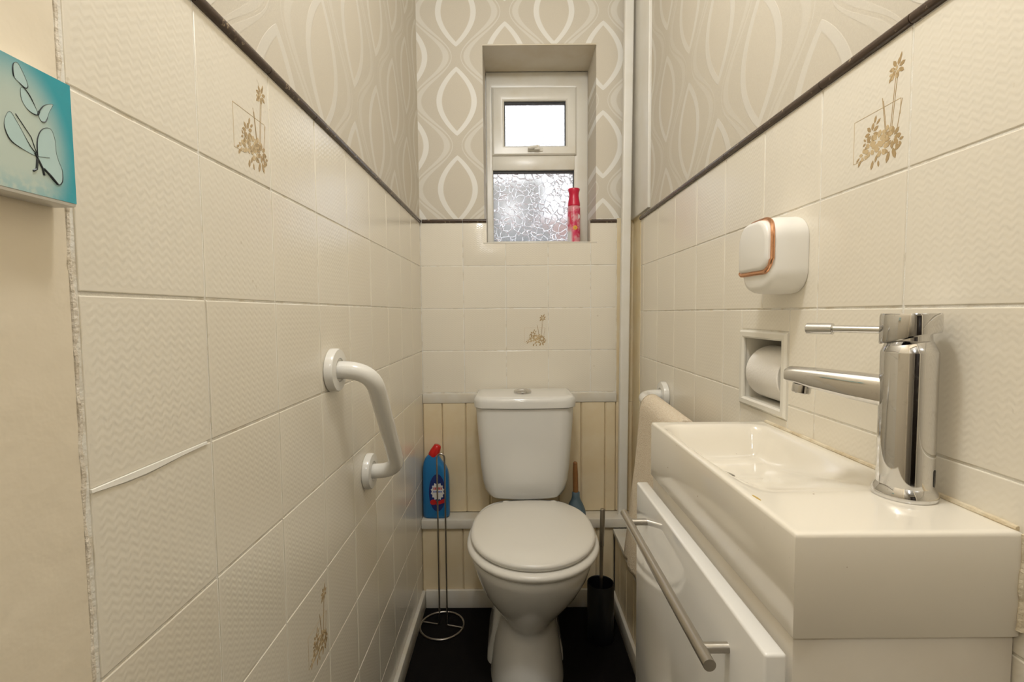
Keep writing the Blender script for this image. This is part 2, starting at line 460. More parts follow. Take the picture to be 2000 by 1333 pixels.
# ---- printed flower motif on four of the tiles
def motif_bm():
    rnd = random.Random(3)
    dark, pale = bmesh.new(), bmesh.new()
    def leaf(bm, x, z, l, w, a):
        pts = [(-l / 2, 0), (-l / 5, w / 2), (l / 5, w / 2), (l / 2, 0), (l / 5, -w / 2), (-l / 5, -w / 2)]
        P = [(x + p[0] * math.cos(a) - p[1] * math.sin(a), z + p[0] * math.sin(a) + p[1] * math.cos(a)) for p in pts]
        prism(bm, P, 'y', 0, -.00025)
    def flower(bm, x, z, r, n, ph=0, w=.36):
        for k in range(n):
            a = ph + 2 * PI * k / n
            leaf(bm, x + math.cos(a) * r * .62, z + math.sin(a) * r * .62, r * .75, r * w, a)
    def line(bm, x0, z0, x1, z1, w=.0005):
        d = math.hypot(x1 - x0, z1 - z0); nx, nz = -(z1 - z0) / d * w / 2, (x1 - x0) / d * w / 2
        prism(bm, [(x0 + nx, z0 + nz), (x1 + nx, z1 + nz), (x1 - nx, z1 - nz), (x0 - nx, z0 - nz)], 'y', 0, -.0002)
    # fine rectangle behind the flowers
    line(pale, -.010, -.046, -.010, .005); line(pale, -.010, .005, .062, .005); line(pale, .062, .005, .062, -.012); line(pale, -.010, -.046, .012, -.046)
    # bamboo stems and top spray
    for x0, z0, x1, z1 in ((.048, -.028, .054, .034), (.050, -.028, .0565, .034), (.042, -.030, .035, .016), (.0435, -.030, .037, .012), (.058, -.028, .064, .004)):
        line(dark, x0, z0, x1, z1, .0008)
    flower(dark, .0555, .040, .0115, 7, .3); leaf(dark, .060, .050, .010, .0026, 1.3); leaf(dark, .047, .032, .010, .003, .9)
    flower(pale, .052, .036, .008, 6)
    # cluster
    for x, z, r, n in ((.020, -.018, .0115, 7), (.012, -.026, .007, 5), (.052, -.034, .0125, 8), (.060, -.040, .008, 6)): flower(dark, x, z, r, n, rnd.random() * 2)
    for x, z, r, n in ((.030, -.030, .012, 6), (.018, -.036, .010, 6), (.036, -.040, .011, 6), (.008, -.040, .008, 5), (.044, -.026, .009, 6)): flower(pale, x, z, r, n, rnd.random() * 2, .5)
    for x, z, l, a in ((.001, -.048, .009, 1.0), (-.002, -.043, .007, .6), (.028, -.050, .009, 1.2), (.022, -.056, .011, 1.3), (.032, -.057, .008, 1.7), (.046, -.054, .013, 1.25), (.055, -.052, .014, 1.9), (.060, -.047, .011, .5), (.042, -.046, .011, 2.6), (.012, -.032, .008, .4), (.025, -.004, .009, 1.3), (.030, -.008, .008, .7)):
        leaf(dark, x, z, l, l * .36, a)
    return dark, pale
d_, p_ = motif_bm()
MOTIF = []
for bmm, mt, nm in ((d_, M['motif'], 'flower_motif'), (p_, M['motif_pale'], 'flower_motif_pale')):
    bmm.normal_update(); me = bpy.data.meshes.new(nm); bmm.to_mesh(me); bmm.free(); me.materials.append(mt); MOTIF.append(me)
for key in (('L', 1, 2), ('R', 0, 2), ('B', 2, 0), ('L', 2, -3)):
    for me in MOTIF:
        o = bpy.data.objects.new('flower_motif', me); COL.objects.link(o); o.parent = TILES[key]; o.location = (0, -.00005, 0)
        o['label'] = 'brown printed sprig of flowers and bamboo'

# ------------------------------------------------------------------ dark trim pieces, wallpaper
def trim_piece(par, p0, p1, face):
    p0, p1 = Vector(p0), Vector(p1); d = (p1 - p0).normalized(); out = Vector(face); up = Vector((0, 0, 1))
    rings = []
    for t in (.0007, (p1 - p0).length - .0007):
        c = p0 + d * t
        rings.append([c + out * (-.002)] + [c + out * (.0065 * math.sin(a) ** .7) + up * (.0062 - .0062 * math.cos(a)) for a in [PI * k / 8 for k in range(1, 8)]] + [c + out * (-.002) + up * .0124])
    bm = bmesh.new(); loft(bm, rings); link('trim_tile', bm, M['trim'], par)
def trim_run(par, start, end, z, mk, face, off):
    a = start; nxt = off
    while nxt <= start + .002: nxt += T
    while a < end - .003:
        b = min(nxt, end); trim_piece(par, mk(a, z), mk(b, z), face); a = b; nxt += T
zt = Z0L + 2 * T + .0008
trim_run(wall_left, Y0L, YB - .001, zt, lambda a, z: (XL - .0008, a, z), (1, 0, 0), Y0L)
trim_run(wall_right, -.2167, 1.622, Z0R + 2 * T + .0008, lambda a, z: (XR + .0008, a, z), (-1, 0, 0), Y0R - 5 * T)
trim_run(wall_back, XL + .007, SILL_L, zt, lambda a, z: (a, YB + .0008, z), (0, -1, 0), XL)
trim_run(wall_back, SILL_R, .371, zt - .004, lambda a, z: (a, YB + .0008, z), (0, -1, 0), XL)

zp = zt + .0124
link('wallpaper', mbox(XL - TT, XL - TT + .0006, Y0L - .006, YB + TT, zp, ZC), M['paper_y'], wall_left)
link('wallpaper', mbox(XR + TT - .0006, XR + TT, YF, 1.512, zp - .014, ZC), M['paper_y'], wall_right)
bm = bmesh.new()
for a in ((XL, WX0, zp, ZC), (WX1, XR, zp, ZC), (WX0, WX1, WZ1, ZC)): box(bm, a[0], a[1], YB + TT - .0006, YB + TT, a[2], a[3])
link('wallpaper', bm, M['paper_x'], wall_back)

# ---- recess lining
bm = bmesh.new()
box(bm, WX0, WX0 + .004, YB + TT, WY, WZ0, WZ1); link('reveal_lining', bm, M['paper_x'], wall_back)
bm = bmesh.new()
box(bm, WX1 - .004, WX1, YB + TT, WY, WZ0, WZ1); link('reveal_lining', bm, M['paper_x'], wall_back)
link('reveal_soffit', mbox(WX0 + .004, WX1 - .004, YB + TT, WY, WZ1 - .004, WZ1), M['reveal'], wall_back)
link('window_sill', mbox(WX0, WX1, YB - .0005, WY, WZ0 - .006, WZ0, bevel=.0015), M['wood_white'], wall_back)
# sides of the tiled part of the opening
link('sill_upstand', mbox(WX0, SILL_L, YB + .0006, YB + .012, WZ0, zt), M['reveal'], wall_back)
link('sill_upstand', mbox(SILL_R, WX1, YB + .0006, YB + .012, WZ0, zt), M['reveal'], wall_back)

# ------------------------------------------------------------------ window
win = thing('window_1', (.1, WY, WZ0), 'small white plastic window with a top opening light in the back wall', 'window', kind='structure')
def ring(x0, x1, z0, z1, l, r, b, t, y0, y1, bev):
    """mitred rectangular frame; l r b t are the member widths"""
    bm = bmesh.new()
    def rc(i, y):
        return [bm.verts.new(p) for p in ((x0 + l * i, y, z0 + b * i), (x1 - r * i, y, z0 + b * i), (x1 - r * i, y, z1 - t * i), (x0 + l * i, y, z1 - t * i))]
    e = bev / max(min(l, r, b, t), .001)
    loops = [rc(0, y1), rc(0, y0 + bev), rc(e, y0), rc(1 - e, y0), rc(1, y0 + bev), rc(1, y1)] if bev else [rc(0, y1), rc(0, y0), rc(1, y0), rc(1, y1)]
    n = len(loops); fs = []
    for k in range(n):
        A, B = loops[k], loops[(k + 1) % n]
        for q in range(4): fs.append(bm.faces.new((A[q], A[(q + 1) % 4], B[(q + 1) % 4], B[q])))
    bmesh.ops.recalc_face_normals(bm, faces=fs)
    return bm
fx0, fx1 = WX0 + .004, WX1 - .004
frame = link('frame', ring(fx0, fx1, WZ0, WZ1 - .004, .026, .052, .030, .062, WY, WY + .06, .004), M['upvc'], win)
link('transom', mbox(fx0 + .024, fx1 - .05, WY, WY + .058, .552, .608, bevel=.004), M['upvc'], win)
sash = link('sash', ring(-.0690, .254, .606, .860, .046, .041, .034, .050, WY - .010, WY + .03, .005), M['upvc'], win)
link('gasket', ring(-.0245, .2145, .639, .8115, .0045, .0045, .002, .009, WY + .004, WY + .02, 0), M['gasket'], sash)
link('pane', mbox(-.024, .214, WY + .012, WY + .016, .639, .811), M['glass_top'], win)['label'] = 'bright frosted upper glass pane'
link('gasket', ring(-.071, .248, .279, .554, .0035, .0045, .002, .010, WY + .012, WY + .03, 0), M['gasket'], win)
link('pane', mbox(-.071, .248, WY + .020, WY + .024, .279, .554), M['glass_low'], win)['label'] = 'crackle patterned lower glass pane'
bm = bmesh.new()
box(bm, .066, .124, WY - .0155, WY - .010, .618, .632, bevel=.002)
box(bm, .090, .112, WY - .030, WY - .0150, .620, .636, bevel=.003)
tube(bm, arc_path([(.105, WY - .026, .632), (.085, WY - .030, .628), (.066, WY - .030, .626)], .008), [.006] + [.0055] * 9 + [.0045], 10)
hd = link('handle', bm, M['upvc'], sash)

# things outside, seen blurred through the glass
structure(link('wall_garden', mbox(-3.2, 1.1, 5.6, 5.8, ZF - .2, 1.08), M['brick_far']), 'low red brick garden wall outside the window', 'wall')
bm = bmesh.new()
for k in range(26):
    c = (random.uniform(-1.3, .35), 5.1 + random.uniform(-.2, .2), random.uniform(.70, 1.22)); r = random.uniform(.14, .26)
    s = bmesh.ops.create_icosphere(bm, subdivisions=2, radius=r)
    for vv in s['verts']: vv.co = vv.co * random.uniform(.9, 1.1) + Vector(c)
tube(bm, [(-.4, 5.1, ZF - .2), (-.4, 5.1, .7)], .06, 10)
tag(link('garden_shrub', bm, M['hedge']), 'dark shrub outside, blurred behind the lower window pane', 'shrub')
structure(link('ground_outside', mbox(-6, 6, 2.15, 9, ZF - .3, ZF - .2), M['hall']), 'ground outside the window', 'ground')

# ------------------------------------------------------------------ panelling, ledges, skirting
XRB = .371
structure(link('trim_1', mbox(XL + .0005, XRB, YB - .012, YB + TT, ZP - .036, ZP - .002, bevel=.003), M['wood_white']), 'white painted upper ledge behind the cistern', 'ledge')
def plank_run(par, xs, y, z0, z1, axis='x', y2=None):
    for a, b in zip(xs, xs[1:]):
        bm = bmesh.new(); g = .0006; c = .004
        prof = [(a + g, .010), (a + g, c), (a + g + c, 0), (b - g - c, 0), (b - g, c), (b - g, .010)]
        if axis == 'x': pts = [(p[0], y + p[1]) for p in prof]
        else: pts = [(y + p[1], p[0]) for p in prof]
        prism(bm, pts, 'z', z0, z1); link('plank', bm, M['board'], par)
box_hi = structure(link('wall_panel_upper', mbox(XL, XR, YB + .0006, YB + TT - .0001, LEDGE - .02, ZP - .037), M['board']), 'cream tongue and groove panelling behind the cistern', 'panelling')
plank_run(box_hi, [XL, -.2519, -.1676, -.083, .0, .083, .164, .2447, .3308, .3693, XR], YB - .0094, LEDGE + .0005, ZP - .0365)
box_lo = structure(link('wall_boxing_back', mbox(XL, .352, 1.660, 1.7, ZF, LEDGE - .034), M['board']), 'low cream panelled boxing behind the toilet pan', 'panelling')
plank_run(box_lo, [XL, -.262, -.1768, -.0835, .0099, .1032, .1966, .2899, .352], 1.650, ZF, LEDGE - .0335)
structure(link('trim_2', mbox(XL + .0005, XR - .0005, 1.640, YB - .0096, LEDGE - .033, LEDGE, bevel=.004), M['wood_white']), 'white painted lower ledge that carries the blue bottle', 'ledge')
box_sd = structure(link('wall_boxing_right', mbox(.362, XR - .0005, .840, 1.6395, ZF, -.765), M['board']), 'low cream panelled boxing along the right wall', 'panelling')
ys = [.840, .93, 1.02, 1.11, 1.20, 1.29, 1.38, 1.47, 1.56, 1.6395]
plank_run(box_sd, ys, .352, ZF, -.765, 'y')
structure(link('trim_3', mbox(.344, XR - .0005, .840, 1.6395, -.765, -.7485, bevel=.003), M['wood_white']), 'white ledge on the boxing along the right wall', 'ledge')
structure(link('baseboard_back', mbox(XL + .012, .3395, 1.637, 1.6498, ZF, -.966, bevel=.003), M['wood_white']), 'white skirting board along the back behind the pan', 'skirting board')
structure(link('baseboard_left', mbox(XL - TT, XL + .0115, Y0L, 1.6498, ZF, -.970, bevel=.003), M['wood_white']), 'white skirting board along the left tiled wall', 'skirting board')
structure(link('baseboard_right', mbox(.340, .3518, .840, 1.6365, ZF, -.968, bevel=.003), M['wood_white']), 'white skirting board along the right boxing', 'skirting board')

# ---- corner pipe and its boxing
link('corner_strip', mbox(.372, XR + TT, YB - .0004, YB + TT, ZP - .036, .33), M['yellow'], wall_back)
link('corner_strip', mbox(XR - .0004, XR + TT, 1.6235, YB - .001, LEDGE, .325), M['yellow'], wall_right)
bm = bmesh.new()
zb, ztp = LEDGE + .0003, ZC
loft(bm, [[(x, y, z) for x, y in rrect(cx, 1.678, .0155, .0125, .005, 4)] for z, cx in ((zb, .385), (.1, .3915), (ztp, .402))])
tag(link('corner_pipe', bm, M['pipe']), 'white painted vertical pipe in the far right corner', 'pipe')
tag(link('pipe_boxing', mbox(XR - .009, XR + TT - .0001, 1.512, YB + .001, .322, ZC, bevel=.002), M['pipe']), 'flat white boxing strip above the tiles in the far right corner', 'boxing')

# ------------------------------------------------------------------ ceiling lamp (the light of the room), plus an added hall fill lamp
def pendant(x, y, drop, power, radius, label):
    lamp = thing('ceiling_lamp', (x, y, ZC), label, 'lamp')
    bm = bmesh.new(); lathe(bm, [(.050, 0), (.050, -.010), (.020, -.026), (.006, -.030)], (x, y, ZC - .0005)); link('ceiling_rose', bm, M['white_plastic'], lamp)
    zl = ZC - drop
    bm = bmesh.new(); lathe(bm, [(.0035, 0), (.0035, zl + radius + .05 - ZC)], (x, y, ZC - .029), n=10); link('flex', bm, M['white_plastic'], lamp)
    bm = bmesh.new(); lathe(bm, [(.010, .050), (.017, .040), (.020, .002), (.018, 0)], (x, y, zl + radius + .002), n=24); link('lamp_holder', bm, M['white_plastic'], lamp)
    ld = bpy.data.lights.new('bulb', 'POINT'); ld.energy = power; ld.color = LAMP_COLOR; ld.shadow_soft_size = radius
    lo = bpy.data.objects.new('bulb', ld); COL.objects.link(lo); lo.parent = lamp; lo.location = (0, 0, -drop)
pendant(-.02, .42, .26, LAMP_POWER, .060, 'pendant bulb hanging from the ceiling of the toilet room')
pendant(0, -.80, .35, HALL_FILL_POWER, .070, 'added unseen fill bulb hanging in the hall outside the doorway')  # added lamp, out of view; fills surfaces near the camera with light

# ------------------------------------------------------------------ toilet
toilet = thing('toilet', (.045, 1.40, ZF), 'white close-coupled toilet with closed lid below the window', 'toilet')
def oval(cx, y0, y1, hw, n=40, pw=2.0, back=2.0):
    """egg outline: front y0, back y1; superellipse exponent differs front and back"""
    cy = y0 + (y1 - y0) * .50; o = []
    for k in range(n):
        a = 2 * PI * k / n; c, s = math.cos(a), math.sin(a)
        e = 2 / (back if s > 0 else pw)
        o.append((cx + hw * math.copysign(abs(c) ** e, c), cy + (y1 - cy if s > 0 else cy - y0) * math.copysign(abs(s) ** e, s)))
    return o
bm = bmesh.new()
PX = .050
rows = [(-.628, PX, 1.098, 1.60, .170, 3.0), (-.640, PX, 1.092, 1.60, .175, 3.0), (-.66, PX, 1.098, 1.60, .171, 3.0), (-.70, PX, 1.115, 1.60, .160, 3.0), (-.74, PX - .003, 1.140, 1.59, .144, 3),
        (-.78, PX - .006, 1.170, 1.58, .118, 3), (-.81, PX - .008, 1.195, 1.57, .097, 3), (-.835, PX - .010, 1.215, 1.565, .081, 3), (-.85, PX - .011, 1.222, 1.565, .0775, 3), (-.87, PX - .012, 1.220, 1.565, .080, 3),
        (-.92, PX - .013, 1.205, 1.565, .090, 3.5), (-.97, PX - .014, 1.190, 1.57, .099, 4), (-1.012, PX - .014, 1.178, 1.575, .104, 4), (-1.0298, PX - .014, 1.176, 1.575, .106, 4)]
loft(bm, [[(x, y, z) for x, y in oval(cx, a, b, hw, 44, 2.1, bk)] for z, cx, a, b, hw, bk in rows])
pan = link('pan', bm, M['ceramic'], toilet, angle=60)
bm = bmesh.new()      # trapway and spread foot behind the pedestal
loft(bm, [[(x, y, z) for x, y in rrect(PX - .018, 1.47, hw, .115, .04, 5)] for z, hw in ((-.80, .075), (-.86, .088), (-.95, .100), (-1.0, .112), (-1.0298, .114))])
link('trapway', bm, M['ceramic'], toilet, angle=60)
def slab(z0, z1, cx, y0, y1, hw, r, pw, bk):
    rr = []
    for t, ins in ((0, r * .7), (.2, r * .25), (.45, 0), (.65, .05 * r), (.85, r * .5), (1, r * 1.4)):
        rr.append([(x, y, z0 + (z1 - z0) * t) for x, y in oval(cx, y0 + ins, y1 - ins, hw - ins, 56, pw, bk)])
    return rr
bm = bmesh.new(); loft(bm, slab(-.6275, -.6080, .052, 1.082, 1.500, .178, .007, 2.05, 2.6)); link('seat', bm, M['seat'], toilet, angle=50)
bm = bmesh.new()
rr = slab(-.6055, -.5860, .052, 1.094, 1.496, .169, .008, 2.05, 2.6)
rr.append([(.052 + (x - .052) * .6, 1.30 + (y - 1.30) * .6, -.5835) for x, y, z in rr[-1]])
loft(bm, rr); link('lid', bm, M['seat'], toilet, angle=50)
for sx in (-.075, .075):
    bm = bmesh.new(); lathe(bm, [(.013, 0), (.013, .024), (.010, .028)], (.052 + sx, 1.508, -.6275), n=20); link('hinge', bm, M['seat'], toilet)
def cist(hw, cx, yf, yb, bow, z, n=14, r=.02):
    """cistern outline: bowed front, square back"""
    pts = []
    for k in range(n + 1):
        t = -1 + 2 * k / n
        x = cx + hw * t; e = min(1, (1 - abs(t)) * hw / r); cr = r * (1 - math.sqrt(max(0, 1 - (1 - e) ** 2)))
        pts.append((x, yf + bow * t * t + cr, z))
    pts += [(cx + hw, yb, z), (cx - hw, yb, z)]
    return pts
bm = bmesh.new()
CX = .040
prof = [(-.6150, .108, 1.565), (-.606, .120, 1.552), (-.585, .131, 1.544), (-.55, .1395, 1.538), (-.50, .1455, 1.535), (-.42, .151, 1.532), (-.36, .1555, 1.531), (-.3075, .1590, 1.530)]
loft(bm, [cist(hw, CX, yf, 1.705, .016, z) for z, hw, yf in prof]); link('cistern', bm, M['ceramic'], toilet, angle=50)
bm = bmesh.new()
loft(bm, [cist(hw, CX, yf, 1.7065, .016, z) for z, hw, yf in ((-.3062, .159, 1.528), (-.304, .1635, 1.522), (-.285, .1645, 1.521), (-.275, .1625, 1.523), (-.270, .157, 1.529), (-.268, .148, 1.540))])
link('cistern_lid', bm, M['ceramic'], toilet, angle=50)
bm = bmesh.new(); lathe(bm, [(.030, 0), (.030, .006), (.027, .010), (.014, .0145), (.001, .0155)], (.034, 1.615, -.2682), n=28); link('flush_button', bm, M['chrome'], toilet)

# ------------------------------------------------------------------ vanity, basin, tap
VY0, VY1, BZ = .396, .816, -.187
van = thing('vanity_cabinet', (.33, .6, ZF), 'white gloss cloakroom vanity cabinet with a long steel bar handle', 'cabinet')
link('carcass', mbox(.2390, XR - .0012, VY0 + .004, VY1 - .004, ZF, -.2795, bevel=.001), M['carcass'], van)
door = link('door', mbox(.2125, .2318, VY0 - .001, VY1 + .002, -.985, -.2915, bevel=.003, seg=3), M['gloss'], van)
bm = bmesh.new()
tube(bm, [(.1845, .4394, -.3345), (.1845, .790, -.3345)], .0061, 18)
for y in (.4640, .7545): tube(bm, [(.1845, y, -.3345), (.2126, y, -.3345)], .0052, 14)
link('handle', bm, M['steel'], door)

basin = thing('wash_basin', (.33, .6, -.279), 'slim rectangular white ceramic basin on the vanity cabinet', 'basin')
bm = bmesh.new()
X0, X1, Y0, Y1 = .2365, XR - .0012, VY0, VY1
nx, ny = 56, 110
def sd_rr(x, y, cx, cy, hx, hy, r):
    qx, qy = abs(x - cx) - hx + r, abs(y - cy) - hy + r
    return math.hypot(max(qx, 0), max(qy, 0)) + min(max(qx, qy), 0) - r
def sm(t): t = max(0, min(1, t)); return t * t * (3 - 2 * t)
def bowl(x, y):
    d = -sd_rr(x, y, .3300, .635, .0865, .160, .032)
    if d <= 0: return 0
    return .050 * sm(d / .030) * (.55 * sm((y - .478) / .24) + .45 * max(0, min(1, (y - .478) / .26))) * (1 - .10 * ((x - .33) / .08) ** 2)
gx = [X0 + .004 + (X1 - X0 - .008) * i / nx for i in range(nx + 1)]; gy = [Y0 + .004 + (Y1 - Y0 - .008) * j / ny for j in range(ny + 1)]
vg = [[bm.verts.new((x, y, BZ - bowl(x, y))) for x in gx] for y in gy]
for j in range(ny):
    for i in range(nx): bm.faces.new((vg[j][i], vg[j][i + 1], vg[j + 1][i + 1], vg[j + 1][i]))
loop = [vg[0][i] for i in range(nx)] + [vg[j][nx] for j in range(ny)] + [vg[ny][i] for i in range(nx, 0, -1)] + [vg[j][0] for j in range(ny, 0, -1)]
prev = loop
def off(v, o, z):
    x, y = v.co.x, v.co.y; return (x + (o if x > X1 - .0041 else -o if x < X0 + .0041 else 0), y + (o if y > Y1 - .0041 else -o if y < Y0 + .0041 else 0), z)
for o, z in ((.0022, BZ - .0006), (.0034, BZ - .0018), (.004, BZ - .004), (.004, -.2775), (.003, -.2790)):
    cur = [bm.verts.new(off(v, o, z)) for v in loop]
    for k in range(len(loop)):
        q = (k + 1) % len(loop); bm.faces.new((prev[k], cur[k], cur[q], prev[q]))
    prev = cur
bm.faces.new(prev[::-1])
bmesh.ops.recalc_face_normals(bm, faces=bm.faces)
link('bowl', bm, M['basin'], basin, angle=40)
bm = bmesh.new(); lathe(bm, [(.021, 0), (.021, .0015), (.017, .0025), (.006, .0022)], (.276, .640, BZ - bowl(.276, .640) - .0006), n=28); link('waste', bm, M['chrome'], basin)
bm = bmesh.new(); prism(bm, ellipse(.2440, .4760, .0012, .0075, 14, .1), 'z', BZ - .001, BZ + .0003); link('stain_mark', bm, M['stain'], basin)
bm = bmesh.new()
pts = [(XR - .001, VY0 + .005 + (VY1 - VY0 - .01) * k / 40, BZ + .0005) for k in range(41)]
tube(bm, pts, [random.uniform(.0022, .0038) for _ in pts], 8)
pts = [(XR - .001, VY0 - .001, BZ - .085 + .083 * k / 12) for k in range(13)]
tube(bm, pts, [random.uniform(.002, .004) for _ in pts], 8)
link('sealant', bm, M['caulk'], basin)

tap = thing('mixer_tap', (.395, .48, BZ), 'chrome mixer tap with a pin lever standing on the basin', 'tap')
TC = Vector((.395, .48, 0)); TD = Vector((-.6, .8, 0)); TS = Vector((.8, .6, 0))
bm = bmesh.new()
lathe(bm, [(.0268, 0), (.0276, .0025), (.0272, .0055), (.0256, .0090), (.0242, .0115), (.0236, .0125), (.0234, .1445), (.0232, .1455), (.0190, .1555), (.0180, .1565), (.0170, .1700)], (TC.x, TC.y, BZ + .0002), n=56)
link('body', bm, M['chrome'], tap, angle=30)
bm = bmesh.new(); rings = []
n = 56
for t in (0, .06, .9, 1):
    r = {0: .0240, .06: .0248, .9: .0248, 1: .0240}[t]; rg = []
    for k in range(n):
        a = 2 * PI * k / n; p = TC + TD * (r * math.cos(a)) + TS * (r * math.sin(a))
        zb = -.0285 - .0065 * math.cos(a); rg.append((p.x, p.y, zb + (-.0035 - zb) * t))
    rings.append(rg)
loft(bm, rings)
hd = link('lever_head', bm, M['chrome'], tap, angle=30)
bm = bmesh.new(); a = TC + Vector((0, 0, -.0203))
tube(bm, [a + TD * .020, a + TD * .0680], .0040, 16)
tube(bm, [a + TD * .0675, a + TD * .0680, a + TD * .0935, a + TD * .0943], [.0058, .0064, .0064, .0057], 20)
link('lever', bm, M['chrome'], hd)
bm = bmesh.new(); rings = []
for s, w, zt_, zb_ in ((.018, .0140, -.0665, -.0990), (.05, .0137, -.0655, -.0945), (.085, .0132, -.0645, -.0880), (.102, .0130, -.0645, -.0835), (.1105, .0128, -.0650, -.0825), (.1130, .0124, -.0665, -.0810)):
    hh = (zt_ - zb_) / 2; c = TC + TD * s; rg = []
    for k in range(24):
        q = 2 * PI * k / 24; cs, sn = math.cos(q), math.sin(q)
        e = .75 if sn > 0 else .45
        off_ = TS * (w * math.copysign(abs(cs) ** e, cs)); rg.append((c.x + off_.x, c.y + off_.y, (zt_ + zb_) / 2 + hh * math.copysign(abs(sn) ** e, sn)))
    rings.append(rg)
loft(bm, rings); sp = link('spout', bm, M['chrome'], tap, angle=40)
bm = bmesh.new(); c = TC + TD * .0975 + Vector((0, 0, -.0845))
lathe(bm, [(.0095, 0), (.0098, .001), (.0098, .0095), (.0090, .0105), (.0075, .0105), (.0070, .008)], c, axis=(-.6 * .12, .8 * .12, -1), n=28); link('aerator', bm, M['chrome'], sp)
bm = bmesh.new()   # small dark slot at the foot of the body
a0 = Vector((.56, -.83, 0)).normalized(); sx = Vector((0, 0, 1)).cross(a0)
slot = rrect(0, 0, .0022, .0085, .0021, 4)
loft(bm, [[TC + a0 * rr_ + sx * p[0] + Vector((0, 0, BZ + .0235 + p[1])) for p in slot] for rr_ in (.0225, .0239)]); link('grub_screw_slot', bm, M['black_plastic'], tap)

# ------------------------------------------------------------------ soap or scent dispenser on the right wall
disp = thing('wall_dispenser', (.405, .752, .028), 'rounded white wall dispenser with a rose gold band above the paper niche', 'dispenser')
cyD, czD = .7525, .0835
bm = bmesh.new()
loft(bm, [[(x, y, z) for y, z in rrect(cyD, czD, hw, hh, r, 9)] for x, hw, hh, r in ((XR - .0005, .0485, .0565, .034), (.424, .0495, .0575, .035), (.400, .0490, .0570, .035), (.386, .0475, .0555, .034), (.379, .0440, .0520, .032), (.3765, .0380, .0460, .028))])
link('body', bm, M['white_plastic'], disp, angle=60)
lidp = rrect(cyD + .001, czD + .014, .0445, .0405, .030, 9)
lidp = [(y, max(z, .0605) if False else z) for y, z in lidp]
def lid_outline(ins):
    y0, y1, z0, z1 = cyD - .0445 + ins, cyD + .0465 - ins, .0590 + ins, .1375 - ins
    o = []
    for (cx, cz, r, a0) in ((y1 - .030, z1 - .030, .030, 0), (y0 + .030, z1 - .030, .030, PI / 2), (y0 + .018, z0 + .018, .018, PI), (y1 - .005, z0 + .005, .005, 3 * PI / 2)):
        for k in range(9):
            a = a0 + PI / 2 * k / 8; o.append((cx + r * math.cos(a), cz + r * math.sin(a)))
    return o
bm = bmesh.new()
loft(bm, [[(x, y, z) for y, z in lid_outline(i)] for x, i in ((.384, .0015), (.3745, .0015), (.3715, .003), (.3700, .007))]); link('lid', bm, M['white_plastic'], disp, angle=60)
o = lid_outline(-.0004); path = o[9:27] + o[27:36]      # top near corner, near side, bottom, far lower corner
path = [(y, z) for y, z in o[7:36]]
bm = bmesh.new()
tube(bm, [(.3785 + (.004 if z > .115 else 0) * min(1, (z - .115) / .02) - (.002 if z < .075 else 0), y, z) for y, z in path], [.0040 if z < .062 else .0030 for y, z in path], 10); link('rose_gold_band', bm, M['copper'], disp)

# ------------------------------------------------------------------ paper niche and roll
niche = thing('paper_niche', (.47, .827, NZ0), 'white ceramic recessed paper niche in the right tiled wall', 'paper holder')
bm = bmesh.new(); t = .005
x0n, x1n = XR - .004, XR + .105
e = .0006
box(bm, x0n + .006, x1n, NY0 + e, NY0 + t, NZ0 + e, NZ1 - e); box(bm, x0n + .006, x1n, NY1 - t, NY1 - e, NZ0 + e, NZ1 - e)
box(bm, x0n + .006, x1n, NY0 + t, NY1 - t, NZ0 + e, NZ0 + t); box(bm, x0n + .006, x1n, NY0 + t, NY1 - t, NZ1 - t, NZ1 - e)
box(bm, x1n - t, x1n, NY0 + t, NY1 - t, NZ0 + t, NZ1 - t); link('liner', bm, M['niche'], niche)
bm = bmesh.new()
fy0, fy1, fz0, fz1 = .7505, .9035, -.1705, -.0345
bm.free(); bm = ring(fy0, fy1, fz0, fz1, .014, .014, .0135, .0135, XR - .005, XR + .0012, .003)
for vv in bm.verts: vv.co = Vector((vv.co.y, vv.co.x, vv.co.z))
bmesh.ops.recalc_face_normals(bm, faces=bm.faces)
link('rim', bm, M['niche'], niche)
roll = thing('toilet_roll', (.475, .833, -.155), 'white paper roll inside the recessed wall niche', 'paper roll')
bm = bmesh.new(); rc = (.4725, .774, -.1095)
lathe(bm, [(.020, 0), (.046, 0), (.0475, .0015), (.0475, .1025), (.046, .104), (.020, .104)], rc, axis=(0, 1, 0), n=40, cap=False); link('paper', bm, M['paper'], roll)
bm = bmesh.new(); lathe(bm, [(.0202, 0), (.0202, .104), (.018, .104), (.018, 0), (.0202, 0)], rc, axis=(0, 1, 0), n=24, cap=False); link('core', bm, M['wood'], roll)
bm = bmesh.new(); lathe(bm, [(.0085, 0), (.0085, .128)], (rc[0], NY0 + .006, rc[2] + .0092), axis=(0, 1, 0), n=16); link('spindle', bm, M['white_plastic'], niche)

